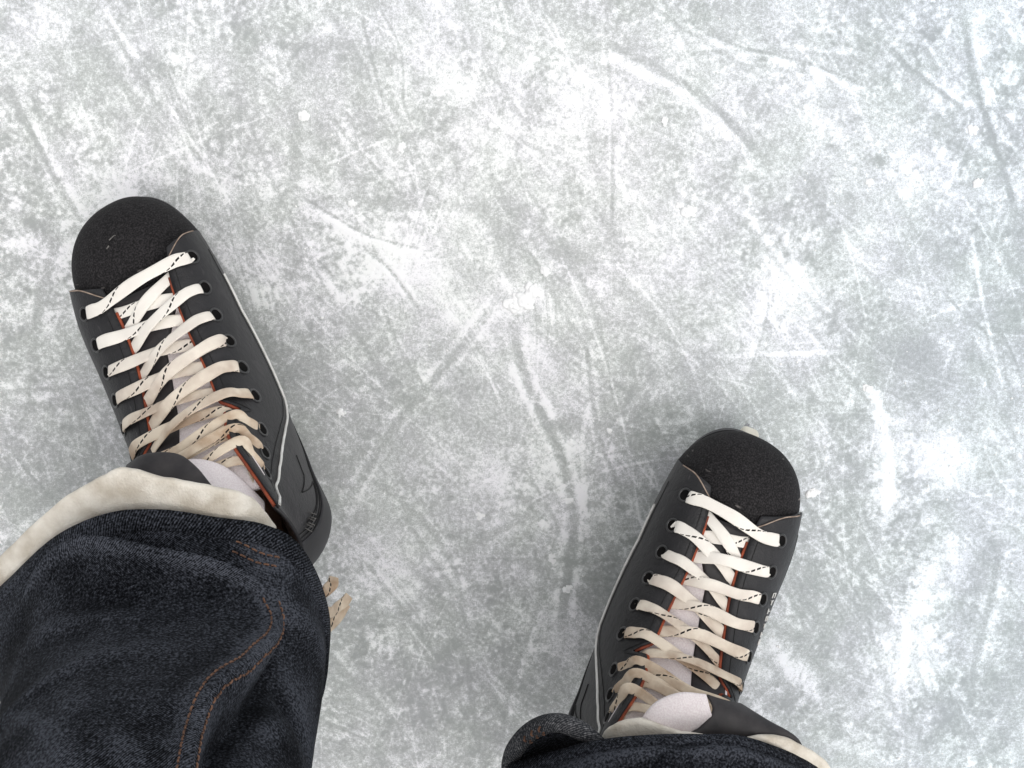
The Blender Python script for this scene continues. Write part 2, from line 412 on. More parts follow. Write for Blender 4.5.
# the blade marks one can make out, traced one by one (widths in metres)
groove([(5, 80), (40, 150), (62, 190), (84, 225)], .008, .30, .30, 1)
groove([(962, 8), (972, 70), (990, 130), (1005, 175), (1016, 215)], .0075, .42, .34, 1)
groove([(300, 196), (330, 214), (370, 236), (435, 253)], .0035, .36, .40, -1, bw=2.4)
groove([(362, 246), (385, 265), (405, 290), (420, 312)], .0045, .34, .20)
groove([(600, 40), (645, 62), (700, 95), (732, 125), (765, 160)], .010, .28, .30, -1)
groove([(700, 30), (745, 48), (810, 64), (880, 92)], .0035, .26, .24, -1, bw=2)
groove([(890, 50), (925, 80), (970, 115)], .005, .26, .30, 1)
groove([(500, 298), (470, 335), (435, 378), (390, 432), (340, 515)], .010, .12, .24, 0, bw=.7)
groove([(512, 312), (520, 365), (542, 415), (562, 460), (574, 520), (566, 590), (560, 640)], .011, .24, .34, 0, bw=.8)
groove([(592, 395), (582, 440), (585, 500), (590, 560)], .006, -.32, .05)
groove([(640, 400), (665, 440), (700, 480)], .004, .10, .25, 1)
groove([(232, 130), (240, 160), (258, 188)], .0022, -.30, 0)
groove([(190, 165), (215, 176), (256, 187)], .0024, -.28, 0)
groove([(318, 168), (360, 150), (420, 128)], .0030, -.24, 0)
groove([(412, 150), (420, 195), (436, 245)], .0020, -.22, .0)
groove([(606, 40), (612, 120), (612, 240)], .004, .20, .10)
groove([(815, 195), (840, 215), (872, 246)], .0026, -.30, 0)
groove([(705, 185), (750, 230), (800, 290), (860, 350)], .006, .12, .18, 1)
groove([(838, 215), (855, 270), (868, 330)], .0025, -.22, 0)
groove([(970, 225), (980, 290), (992, 345), (1004, 395)], .0048, -.34, 0)
groove([(915, 240), (925, 285), (935, 320)], .003, -.2, 0)
groove([(872, 386), (882, 430), (889, 475), (886, 528)], .015, -.44, 0, fade=.05)
groove([(955, 525), (938, 568), (914, 610), (902, 660), (898, 705)], .017, -.30, .12)
groove([(795, 532), (840, 565), (880, 592)], .0022, -.28, 0)
groove([(915, 500), (955, 498), (998, 494)], .0024, -.26, 0)
groove([(985, 450), (1000, 480), (1018, 500)], .0022, -.26, 0)
groove([(1000, 540), (990, 600), (975, 660), (968, 720)], .008, .16, .26, 1)
groove([(765, 285), (768, 305), (760, 340), (745, 385)], .0035, .24, .34, -1, bw=3)
groove([(160, 60), (180, 110), (205, 170)], .012, .10, .12)
groove([(100, 10), (130, 60), (175, 130), (240, 200)], .005, .08, .14)
groove([(360, 10), (372, 60), (385, 110)], .004, .22, .14)
groove([(375, 0), (400, 50), (403, 110)], .003, .18, .1)
groove([(20, 150), (55, 230), (40, 300), (30, 380)], .012, .16, .1)
groove([(265, 180), (270, 230), (285, 300)], .010, -.12, .0)
groove([(560, 520), (540, 600), (510, 690), (500, 760)], .006, .12, .16, 1)
groove([(450, 700), (470, 730), (480, 768)], .005, -.2, .0)
groove([(640, 620), (600, 680), (560, 730)], .012, -.2, .1)
groove([(345, 470), (400, 500), (450, 560), (470, 640)], .006, .08, .12)
groove([(430, 395), (400, 350), (380, 300)], .004, .08, .14)
groove([(640, 330), (700, 370), (760, 440)], .003, .08, .2, 1)
groove([(805, 320), (850, 380), (900, 440)], .005, .14, .12)
groove([(780, 420), (830, 412), (880, 415)], .002, -.22, 0)
groove([(585, 330), (590, 380), (600, 440), (625, 500)], .005, .16, .14)
groove([(540, 340), (535, 380), (530, 420)], .006, -.2, 0)
groove([(890, 480), (850, 470), (800, 450)], .002, -.18, 0)
groove([(900, 10), (930, 60), (955, 130)], .006, .06, .16)
# broad faint sweeps of older traffic
for i in range(110):
    p = np.array((rng.uniform(-.55, .55), rng.uniform(-.72, .16)))
    a = R(rng.normal(-52, 14)) if rng.random() < .7 else R(rng.normal(60, 20))
    L = rng.uniform(.08, .4); k = rng.normal(0, .8); sr = np.linspace(-.5, .5, 5) * L
    q = np.stack([p[0] + sr * math.cos(a) - k * sr * sr * math.sin(a), p[1] + sr * math.sin(a) + k * sr * sr * math.cos(a)], 1)
    groove(q, rng.uniform(.004, .013), rng.choice((-1, 1), p=(.4, .6)) * rng.uniform(.02, .08), rng.uniform(0, .10), int(rng.choice((-1, 0, 1))), px=False, deep=.0001, fade=.3)
# bundles of fine parallel striations left by sliding blades
for i in range(46):
    p = np.array((rng.uniform(-.5, .5), rng.uniform(-.66, .12)))
    a = R(rng.normal(-55, 24)) if rng.random() < .65 else rng.uniform(0, math.pi)
    L = rng.uniform(.05, .18); k = rng.normal(0, 1.5)
    for j in range(int(rng.integers(4, 11))):
        o_ = rng.normal(0, .008); l_ = L * rng.uniform(.5, 1.1); sr = np.linspace(-.5, .5, 5) * l_ + rng.normal(0, .01)
        q = np.stack([p[0] + sr * math.cos(a) - (k * sr * sr + o_) * math.sin(a), p[1] + sr * math.sin(a) + (k * sr * sr + o_) * math.cos(a)], 1)
        groove(q, rng.uniform(.0011, .0019), rng.choice((-1, 1), p=(.7, .3)) * rng.uniform(.08, .24), 0, px=False, deep=.0001, fade=.3)
# countless fine blade scratches in every direction, most running with the traffic
for i in range(700):
    p = np.array((rng.uniform(-.55, .55), rng.uniform(-.72, .16)))
    a = R(rng.normal(-55, 18)) if rng.random() < .72 else rng.uniform(0, math.pi)
    L = rng.uniform(.03, .28); k = rng.normal(0, 1.4)
    s = np.linspace(-.5, .5, 5) * L
    q = np.stack([p[0] + s * math.cos(a) - k * s * s * math.sin(a), p[1] + s * math.sin(a) + k * s * s * math.cos(a)], 1)
    z = rng.random()
    if z < .55: groove(q, rng.uniform(.0011, .0020), -rng.uniform(.08, .28), 0, px=False, deep=.0001)
    elif z < .85: groove(q, rng.uniform(.0018, .0045), rng.uniform(.04, .13), rng.uniform(.03, .10), int(rng.choice((-1, 0, 1))), px=False, deep=.0002)
    else: groove(q, rng.uniform(.006, .014), rng.choice((-1, 1)) * rng.uniform(.04, .12), .08, px=False, deep=.0001)

frost += crumb
fr = np.clip(frost, -.1, 1.25)
soft = 1 / (1 + np.exp(-(fr - .46) * 4.4))
height += .0007 * (soft - .5)
far = np.maximum(np.abs(GX) - .6, np.abs(GY + .28) - .5); height *= np.clip(1 - far / .4, 0, 1)
tintv = np.clip((GX - .08) / .3, 0, 1) * .9 + .25 * np.clip((GY + .05) / .12, 0, 1)
me = bpy.data.meshes.new('ice')
V = np.stack([GX, GY, height], -1).reshape(-1, 3)
me.vertices.add(len(V)); me.vertices.foreach_set('co', V.ravel().astype(np.float32))
I = np.arange(NX * NY).reshape(NY, NX)
Q = np.stack([I[:-1, :-1], I[:-1, 1:], I[1:, 1:], I[1:, :-1]], -1).reshape(-1, 4)
me.loops.add(Q.size); me.loops.foreach_set('vertex_index', Q.ravel().astype(np.int32))
me.polygons.add(len(Q)); me.polygons.foreach_set('loop_start', (np.arange(len(Q)) * 4).astype(np.int32))
me.polygons.foreach_set('use_smooth', np.ones(len(Q), bool))
for nm, A in (('frost', fr), ('tint', tintv)):
    a = me.attributes.new(nm, 'FLOAT', 'POINT'); a.data.foreach_set('value', A.ravel().astype(np.float32))
me.update(calc_edges=True); me.validate(); me.materials.append(M_ICE)
ice = bpy.data.objects.new('ice', me); col.objects.link(ice)
tag(ice, 'scratched grey and white skating rink ice dusted with scraped snow', 'ice', kind='structure')

def ice_z(x, y):
    i = min(max(np.searchsorted(gx, x), 0), NX - 1); j = min(max(np.searchsorted(gy, y), 0), NY - 1)
    return height[j, i]

# loose crumbs of scraped snow, and the bigger lumps one can see
ico = bmesh.new(); bmesh.ops.create_icosphere(ico, subdivisions=1, radius=1)
icv = np.array([v.co for v in ico.verts]); icf = np.array([[v.index for v in f.verts] for f in ico.faces]); ico.free()
ico = bmesh.new(); bmesh.ops.create_icosphere(ico, subdivisions=2, radius=1)
icv3 = np.array([v.co for v in ico.verts]); icf3 = np.array([[v.index for v in f.verts] for f in ico.faces]); ico.free()
vs_, fs_, off = [], [], 0
prob = np.clip(soft, 0, 1) ** 5
cnt = 0
while cnt < 2600:
    i, j = rng.integers(0, NX), rng.integers(0, NY)
    if not (-.5 < gx[i] < .5 and -.68 < gy[j] < .12) or rng.random() > prob[j, i]: continue
    r = .00035 + .0007 * rng.random() ** 3
    P = icv * r * rng.uniform(.7, 1.3, 3) * (1 + .25 * rng.standard_normal((len(icv), 1))) + (gx[i] + rng.uniform(-1, 1) * .0006, gy[j] + rng.uniform(-1, 1) * .0006, height[j, i] + r * .3)
    vs_.append(P); fs_.append(icf + off); off += len(icv); cnt += 1
for (u, v, r) in ((687, 211, .0055), (680, 205, .003), (304, 116, .0042), (977, 183, .0042), (524, 300, .008), (514, 305, .006), (533, 291, .006), (403, 146, .003), (502, 165, .003),
                  (340, 413, .0035), (811, 493, .0045), (816, 492, .003), (543, 524, .004), (569, 588, .003), (552, 556, .0025), (870, 182, .003), (665, 121, .003), (570, 443, .003), (610, 431, .0025),
                  (868, 388, .004), (552, 560, .003), (480, 516, .003), (568, 500, .003), (352, 203, .003), (400, 150, .003), (972, 130, .004), (640, 590, .002), (566, 590, .0035), (545, 270, .004)):
    p = PX(u, v)
    for q in range(int(10 + r * 5000)):                       # each lump is a heap of crumbs
        d = rng.standard_normal(2) * r * .42; rr = r * rng.uniform(.25, .5)
        P = icv3 * rng.uniform(.7, 1.3, 3) * (1 + .07 * rng.standard_normal((len(icv3), 1))) * rr * (1, 1, .5)
        P = P + (p[0] + d[0], p[1] + d[1] * .8, ice_z(*p) + rr * .12 + max(0, r * .22 - np.hypot(*d) * .3))
        vs_.append(P); fs_.append(icf3 + off); off += len(icv3)
V = np.vstack(vs_); Fc = np.vstack(fs_)
me = bpy.data.meshes.new('loose_snow'); me.vertices.add(len(V)); me.vertices.foreach_set('co', V.ravel().astype(np.float32))
me.loops.add(Fc.size); me.loops.foreach_set('vertex_index', Fc.ravel().astype(np.int32))
me.polygons.add(len(Fc)); me.polygons.foreach_set('loop_start', (np.arange(len(Fc)) * 3).astype(np.int32))
me.polygons.foreach_set('use_smooth', np.ones(len(Fc), bool)); me.update(calc_edges=True); me.materials.append(M_SNOW)
o = bpy.data.objects.new('loose_snow', me); col.objects.link(o)
tag(o, 'white crumbs and lumps of scraped snow lying on the ice', 'snow', kind='stuff')

# ------------------------------------------------------------------ skates (local frame: origin under the heel, +y to the toe)
# ribs of the boot upper: position along the lacing (eyelet number) -> throat edge A, controls, lower edge B; x points outwards
RIB_T = np.array([.35, 1, 3, 5, 6, 7, 8, 8.5, 9, 9.8, 11])
RIB = np.array([
    [(.030, .263, .1265), (.047, .270, .126), (.0585, .268, .104), (.050, .264, .064)],
    [(.027, .250, .133), (.050, .250, .1345), (.062, .249, .108), (.0525, .246, .064)],
    [(.025, .208, .149), (.050, .206, .1505), (.066, .201, .112), (.053, .196, .064)],
    [(.029, .172, .168), (.054, .167, .170), (.064, .150, .120), (.045, .140, .066)],
    [(.031, .155, .181), (.055, .148, .184), (.062, .121, .122), (.039, .105, .068)],
    [(.034, .141, .200), (.050, .131, .203), (.060, .082, .140), (.037, .060, .070)],
    [(.033, .135, .210), (.046, .124, .214), (.060, .046, .170), (.034, .018, .074)],
    [(.0335, .131, .215), (.0455, .120, .219), (.058, .034, .190), (.020, .002, .084)],
    [(.0345, .127, .220), (.0455, .115, .224), (.055, .028, .200), (.000, -.003, .130)],
    [(.040, .110, .231), (.051, .097, .235), (.053, .020, .215), (.000, -.001, .170)],
    [(.0490, .079, .250), (.060, .064, .248), (.054, .014, .222), (.000, .004, .205)]])

class Side(float):
    """signed side of the boot; k scales the four rib controls outwards, d moves them (a tighter throat)"""
    def __new__(cls, sign, k, d=(0, 0, 0, 0)):
        o = float.__new__(cls, sign); o.k = np.array(k); o.d = np.array(d); return o

def rib(t):
    """controls (4,3) of the rib at t, smooth between keys"""
    t = np.atleast_1d(np.asarray(t, float)); flat = RIB.reshape(len(RIB), 12)
    i = np.clip(np.searchsorted(RIB_T, t) - 1, 0, len(RIB_T) - 2)
    tan = np.gradient(flat, RIB_T, axis=0)
    h = (RIB_T[i + 1] - RIB_T[i])[:, None]; f = ((t - RIB_T[i])[:, None] / h)
    o = ((2 * f ** 3 - 3 * f ** 2 + 1) * flat[i] + (f ** 3 - 2 * f ** 2 + f) * h * tan[i] + (-2 * f ** 3 + 3 * f ** 2) * flat[i + 1] + (f ** 3 - f ** 2) * h * tan[i + 1])
    return o.reshape(-1, 4, 3)

def S(t, s, side):
    """point on the boot's side at lacing position t and s = 0 (throat) .. 1 (sole); side = signed x scale"""
    t, s = np.broadcast_arrays(np.asarray(t, float), np.asarray(s, float)); sh = t.shape
    C = rib(t.ravel()).copy(); kk = np.stack([np.interp(t.ravel(), K_T, side.k[:, i]) for i in range(4)], 1); dd = side.d * np.interp(t.ravel(), [1, 6], [1, .25])[:, None]
    C[:, :, 0] = float(side) * (C[:, :, 0] * kk + dd * (C[:, :, 0] > .002)); C[:, :2, 1] += .003 if side.k[0, 3] < .9 else -.0045; s_ = s.ravel()[:, None]
    P = (1 - s_) ** 3 * C[:, 0] + 3 * (1 - s_) ** 2 * s_ * C[:, 1] + 3 * (1 - s_) * s_ ** 2 * C[:, 2] + s_ ** 3 * C[:, 3]
    return P.reshape(sh + (3,))

def SN(t, s, side):
    e = .004
    t, s = np.broadcast_arrays(np.asarray(t, float), np.asarray(s, float))
    n = np.cross(S(np.clip(t + e, .35, 11), s, side) - S(np.clip(t - e, .35, 11), s, side), S(t, np.clip(s + e, 0, 1), side) - S(t, np.clip(s - e, 0, 1), side))
    n = unit(n); ref = np.zeros(n.shape); ref[..., 0] = np.sign(side); ref[..., 2] = .6; ref[..., 1] = np.where(s < .35, .8, 0)
    flip = np.sign((n * ref).sum(-1, keepdims=True)); flip[flip == 0] = 1
    return n * flip

def on(t, s, side, h): return S(t, s, side) + SN(t, s, side) * h

def throat(t, x, lift=0):
    """tongue surface: x in metres across, t along"""
    A = rib(t)[:, 0]; d = np.gradient(A, axis=0) if len(A) > 2 else None
    return A

S_EYE = .30
K_T = (.35, 3, 6, 11); K_MED, K_LAT = ((.94, .91, .84, .80), (.92, .90, .85, .80), (.92, .94, 1.0, 1.0), (.99, .96, .96, 1.0)), ((.94, .99, 1.15, 1.07),) * 4

def notch(t): return .17 * np.exp(-((t - 6.52) / .15) ** 2)          # flex notch in the facing between the 6th and 7th eyelets

def panel_edge(t):                                                       # lower edge of the facing panel
    return np.interp(t, [.35, 1.4, 3, 5, 5.8, 6.3, 6.6, 6.9, 7.2, 7.5, 8.1, 8.7, 9.3, 9.9, 10.4, 10.8, 11], [.72, .70, .72, .72, .70, .62, .55, .50, .465, .44, .41, .40, .38, .30, .19, .07, .01])

def strand(path, normals, w, th, twist=0., k=12, u0=0., n=46):
    """flat woven lace along control points; normals = which way its flat face looks"""
    P = catmull(path, n) + np.stack([np.sin(np.linspace(0, 9, n) + u0 * 40 + q) for q in (0, 2, 4)], 1) * .0005 * np.sin(np.linspace(0, math.pi, n))[:, None]; N0 = unit(catmull(normals, n)); T = unit(np.gradient(P, axis=0))
    W = unit(np.cross(T, N0)); N = np.cross(W, T)
    L = np.r_[0, np.cumsum(np.linalg.norm(np.diff(P, axis=0), axis=1))]
    tw = twist * np.sin(np.linspace(0, math.pi, n))[:, None]
    W, N = W * np.cos(tw) + N * np.sin(tw), N * np.cos(tw) - W * np.sin(tw)
    ww = w * (1 + .07 * np.sin(L * 160 + u0 * 50))[:, None, None]
    ww = ww * np.interp(np.linspace(0, 1, n), [0, .08, .25, .8, 1], [.72, .9, 1, 1, .85])[:, None, None]
    a = np.arange(k + 1) / k * 2 * math.pi
    ca, sa = np.sign(np.cos(a)) * np.abs(np.cos(a)) ** .75, np.sign(np.sin(a)) * np.abs(np.sin(a)) ** .6
    V = P[:, None] + ca[None, :, None] * W[:, None] * ww / 2 + sa[None, :, None] * N[:, None] * th / 2
    uv = np.empty((n, k + 1, 2)); uv[..., 0] = (L + u0)[:, None]; uv[..., 1] = (a / (2 * math.pi))[None]
    return V.reshape(-1, 3), grid_faces(n, k + 1), uv.reshape(-1, 2)

def build_skate(name, origin, ang, sgn, label, over_medial, close, tip, toe):
    root = empty(name, (*origin, 0), R(ang))
    tag(root, label, 'skate', 'pair of hockey skates worn by the person')
    MED = Side(sgn, K_MED, (-close, -close * .9, 0, 0)); LAT = Side(-sgn, K_LAT, (-close, -close * .9, 0, 0))
    inv = (Matrix.Translation((*origin, 0)) @ Matrix.Rotation(R(ang), 4, 'Z')).inverted()
    loc = lambda p: np.array(inv @ Vector(p))
    # toe cap: rounded dome, coarse black
    nphi, nh = 49, 20
    ph = np.linspace(-math.pi / 2, math.pi / 2, nphi); h = np.linspace(0, 1, nh)
    rad = (1 - np.sin(h * math.pi / 2) ** 2.5) ** (1 / 2.5); zz = .062 + .066 * np.sin(h * math.pi / 2)
    rad = rad * np.interp(h, [0, .12, .3], [.93, .985, 1.0])
    wx = np.where(np.sin(ph) * sgn > 0, .0450, .0640)
    px_ = np.sign(np.sin(ph)) * np.abs(np.sin(ph)) ** .92 * wx; py_ = np.abs(np.cos(ph)) ** .92 * toe
    Pc = np.zeros((nphi, nh, 3))
    Pc[..., 0] = px_[:, None] * rad[None]; Pc[..., 1] = .246 + py_[:, None] * rad[None]; Pc[..., 2] = zz[None] - .010 * (py_[:, None] / toe * rad[None]) ** 2 * h[None]
    Pc[..., 0] -= sgn * .005 * (py_[:, None] / toe * rad[None]) ** 2
    back = []
    for yb, dz in ((.210, .004), (.228, .002)):                         # runs on under the facings
        q = np.concatenate([Pc[0], Pc[-1][::-1]]).copy() * (.93, 1, 1); q[:, 1] = yb; back.append(q)
    cap = grid_obj('toe_cap', Pc, M_TOE, root, sub=1)
    arch = np.concatenate([Pc[0], Pc[-1][::-1]]) - (0, .0005, .0008)
    vamp = np.stack([back[0] * (1, 1, 1) - (0, 0, .001), back[1] - (0, 0, .001), arch])
    grid_obj('vamp', vamp, M_TOE, root)
    # outsole
    tt = np.linspace(.35, 9, 40); Bm = S(tt, 1., MED); Bl = S(tt, 1., LAT)
    outl = np.concatenate([np.stack([px_ * .9, .246 + py_ * .93, np.full(nphi, .063)], 1)[::int(sgn)][::-1], Bl if False else Bl, Bm[::-1]])
    outl[:, 2] = np.interp(outl[:, 1], [0, .1, .3], [.078, .070, .064])
    lo = outl * (.97, 1, 1) - (0, 0, .007)
    nO = len(outl); Vv = np.vstack([outl, lo]); Ff = [(i, (i + 1) % nO, nO + (i + 1) % nO, nO + i) for i in range(nO)] + [tuple(range(nO)), tuple(range(nO, 2 * nO))[::-1]]
    mesh_obj('outsole', Vv, Ff, M_COUNTER, root, smooth=False)
    # blade holder (two towers and a rail) and steel runner
    def slab(name, outline, half, m, parent):
        o_ = np.array(outline, float); n_ = len(o_); A = np.stack([np.full(n_, -half), o_[:, 0], o_[:, 1]], 1); Bq = A * (-1, 1, 1)
        F = [(i, (i + 1) % n_, n_ + (i + 1) % n_, n_ + i) for i in range(n_)] + [tuple(range(n_))[::-1], tuple(range(n_, 2 * n_))]
        ob = mesh_obj(name, np.vstack([A, Bq]), F, m, parent, smooth=False)
        bv = ob.modifiers.new('edge', 'BEVEL'); bv.width = half * .55; bv.segments = 3; bv.limit_method = 'ANGLE'
        return ob
    hx = .017 * -sgn
    holder = slab('blade_holder', [(.006, .071), (.075, .068), (.085, .045), (.13, .036), (.18, .036), (.215, .045), (.225, .060), (tip - .03, .060), (tip - .004, .046), (tip, .034), (tip - .012, .024), (.28, .020), (.03, .020), (.002, .028), (-.006, .045)], .0075, M_HOLDER, root)
    blade = slab('blade', [(.0, .024), (.28, .024), (.296, .026), (.304, .018), (.292, .006), (.27, .0012), (.04, .0012), (.01, .006), (-.004, .016)], .0015, M_STEEL, root)
    holder.location.x = hx * .6; blade.location.x = hx * .6
    # quarters, facings, piping, eyelets, both sides
    for nm, sd_ in (('medial', MED), ('lateral', LAT)):
        t = np.linspace(.35, 11, 96); s = np.linspace(0, 1, 26)
        TT, SS = np.meshgrid(t, s, indexing='ij')
        SS2 = np.maximum(SS, 0) * (1 - .02) + .02
        q = grid_obj('quarter', on(TT, notch(TT) + (1 - notch(TT)) * SS, sd_, -.0005), M_QUARTER, root, solid=.0025)
        # facing overlay
        s2 = np.linspace(0, 1, 12)
        TT, S2 = np.meshgrid(np.linspace(.35, 11, 124), s2, indexing='ij')
        lo_ = notch(TT); SSf = lo_ + (np.maximum(panel_edge(TT), lo_ + .02) - lo_) * S2
        # rounded front tab corner
        TTf = TT + .30 * np.clip((TT - 1.0) / -.65, 0, 1) ** 2 * (np.clip(.35 - SSf, 0, 1) / .35) ** 2 * 1.6
        f = grid_obj('facing', on(TTf, SSf, sd_, .0022), M_LEATHER, root, solid=.0022)
        # cut edge of the tab, thin and tan
        sE = np.linspace(.0, .55, 26); tE = .35 + .30 * (np.clip(.35 - sE, 0, 1) / .35) ** 2 * 1.6
        tube('tab_edge', on(tE, sE, sd_, .0030), .00055, M_TAN, f, 5)
        # rust coloured lining along the throat edge
        tL = np.linspace(1.35, 10.95, 130)
        tube('lining_edge', on(tL, notch(tL) - .0, sd_, .0012) + np.array((-np.sign(sd_) * .0008, 0, 0)), .0013, M_ORANGE, q, 6)
        # piping: along the outer edge of the facing, turning up to the top of the boot
        if nm == 'medial':
            tP = np.linspace(1.7, 10.95, 130)
            tube('piping', on(tP, panel_edge(tP), sd_, .0036), .0011, M_WHITE, f, 6)
        # stitched rows parallel to the edges
        for ds in (-.05,):
            tS = np.linspace(.9, 10.3, 160)
            tube('stitching', on(tS, np.maximum(panel_edge(tS) + ds, .03), sd_, .0034), .00035, M_THREADB, f, 4)
        tS = np.linspace(.75, 9.5, 150)
        tube('stitching', on(tS, .075 + notch(tS), sd_, .0034), .0003, M_THREADB, f, 4)
        # heel counter
        TT, S2 = np.meshgrid(np.linspace(6.1, 9.45, 40), np.linspace(0, 1, 14), indexing='ij')
        s_lo = np.interp(TT, [6.1, 7, 8.3, 9.45], [.97, .86, .76, .66])
        grid_obj('heel_counter', on(TT, s_lo + (1 - s_lo) * S2, sd_, .0012), M_COUNTER, root, solid=.0014)
        tS = np.linspace(6.2, 9.4, 60)
        for k_ in (.0, .022):
            tube('stitching', on(tS, np.interp(tS, [6.1, 7, 8.3, 9.45], [.97, .86, .76, .66]) - .02 - k_, sd_, .0010), .00035, M_THREADB, q, 4)
        # zigzag stitched mark on the quarter
        zg = [(7.0, .66), (7.75, .70), (8.4, .63), (7.7, .79), (8.75, .71), (8.05, .80), (9.05, .72)] if False else [(7.05, .645), (7.5, .655), (8.05, .60), (7.45, .76), (8.0, .735), (8.55, .67), (8.1, .765), (8.6, .735)]
        zz_ = np.array(zg); zp = np.concatenate([np.linspace(zz_[i], zz_[i + 1], 10) for i in range(len(zz_) - 1)])
        tube('stitched_mark', on(zp[:, 0], zp[:, 1], sd_, .0010), .0005, M_THREADB, q, 5)
        # eyelets
        for k_ in range(1, 10):
            c = on(float(k_), S_EYE + .012, sd_, .0036); n_ = SN(float(k_), S_EYE, sd_)
            e = bpy.data.objects.new('eyelet', EYE_MESH); col.objects.link(e); e.parent = f
            e.location = Vector(c); e.rotation_euler = Vector(n_).to_track_quat('Z', 'X').to_euler()
            hl = bpy.data.objects.new('eyelet_hole', HOLE_MESH); col.objects.link(hl); hl.parent = f
            hl.location = Vector(c + n_ * .0001); hl.rotation_euler = e.rotation_euler
    # tongue: pale mesh, padded; dark leather patch down its outer half
    tT = np.linspace(1.15, 9.9, 72); eM, eL = S(tT, 0., MED), S(tT, 0., LAT); A = (eM + eL) / 2; A[:, 0] = np.abs(eM[:, 0] - eL[:, 0]) / 2; off_x = (eM[:, 0] + eL[:, 0]) / 2
    A = np.vstack([A, A[-1] + (0, -.006, .006)]); off_x = np.r_[off_x, off_x[-1]]
    tan = unit(np.gradient(A * (0, 1, 1), axis=0)); nrm = np.cross(tan, (1., 0, 0)); nrm *= np.sign(nrm[:, 2:3] * .6 + nrm[:, 1:2])
    xs = np.linspace(-1, 1, 21)
    base = A * (0, 1, 1)
    wid = A[:, 0] + .006
    Pt = np.zeros((len(A), 21, 3)); Pt[:] = base[:, None]
    Pt[..., 0] = off_x[:, None] + xs[None] * wid[:, None]
    bul = .0045 * (1 - xs ** 2) - .0045
    Pt += nrm[:, None] * (bul[None, :, None] + -.0030)
    tongue = grid_obj('tongue', Pt, M_MESHW, root, solid=.005)
    def tong(i, x, hgt):
        """point on the tongue at row i (float), x -1..1"""
        i = np.clip(i, 0, len(A) - 1.001); a = int(i); f_ = i - a; xi = (x + 1) / 2 * 20; xi = min(max(xi, 0), 19.999); b_ = int(xi); g_ = xi - b_
        p = (1 - f_) * ((1 - g_) * Pt[a, b_] + g_ * Pt[a, b_ + 1]) + f_ * ((1 - g_) * Pt[a + 1, b_] + g_ * Pt[a + 1, b_ + 1])
        return p + nrm[a] * hgt
    rows = np.linspace(0, len(A) - 1.01, 60); Pp = np.zeros((60, 11, 3))
    for i_, r_ in enumerate(rows):
        u = i_ / 59
        xi0 = -.95; xi1 = np.interp(u, [0, .12, .25, .45, .70, .80, .88, 1], [.95, .6, .05, -.1, -.2, -.2, -.2, -.2])
        for j_, g_ in enumerate(np.linspace(0, 1, 11)):
            Pp[i_, j_] = tong(r_, -sgn * -1 * (xi0 + (xi1 - xi0) * g_) * 1.0, .0030 if 0 < j_ < 10 else .0022)
    grid_obj('tongue_patch', Pp, M_PAD, tongue, solid=.0016)
    # ---- laces
    W, TH = .0089, .0014
    lace = None
    def up_at(t): return SN(t, .12, MED) * (.0, 1, 1) + SN(t, .12, LAT) * (.0, 1, 1)
    def add(V, F, uv, nm='lace_strand'):
        nonlocal lace
        o_ = mesh_obj(nm if lace else 'lace', V, F, M_LACE, lace or root, uvs=uv)
        if lace is None: lace = o_
        return o_
    mid = lambda t: rib([min(t, 9.8)])[0, 0] * (0, 1, 1)
    def nav(t): return unit(up_at(min(t, 9.8)))
    # first bar, over both facings
    e1, e2 = on(1., S_EYE - .035, LAT, .0030), on(1., S_EYE - .035, MED, .0030); c = mid(1.) ; n1 = nav(1.)
    a1, a2 = on(1., .05, LAT, .0055), on(1.0, .05, MED, .0055)
    b1, b2 = on(1., S_EYE - .12, LAT, .0055), on(1., S_EYE - .12, MED, .0055)
    nl, nm_ = SN(1., .2, LAT), SN(1., .2, MED)
    add(*strand([e1 - nl * .004, e1 + nl * .0012, b1, a1, c + n1 * .0085, a2, b2, e2 + nm_ * .0012, e2 - nm_ * .004], [nl, nl, nl, n1, n1, n1, nm_, nm_, nm_], W * 1.08, TH, u0=.011))
    # inner crossing under the bar
    for sA, sB, z_, u0 in ((LAT, MED, .002, .02), (MED, LAT, .0045, .045)):
        p0 = on(1.15, .16, sA, -.004); p1 = on(1.35, .0, sA, .0002) + np.array((-np.sign(sA) * .0012, 0, 0)); p2 = mid(1.75) + nav(1.7) * (z_ + .0022); p3 = on(2.05, .0, sB, .0002) + np.array((-np.sign(sB) * .0012, 0, 0)); p4 = on(2.3, .2, sB, -.004)
        nn = nav(1.7); add(*strand([p0, p1, p2, p3, p4], [nn] * 5, W, TH, u0=u0))
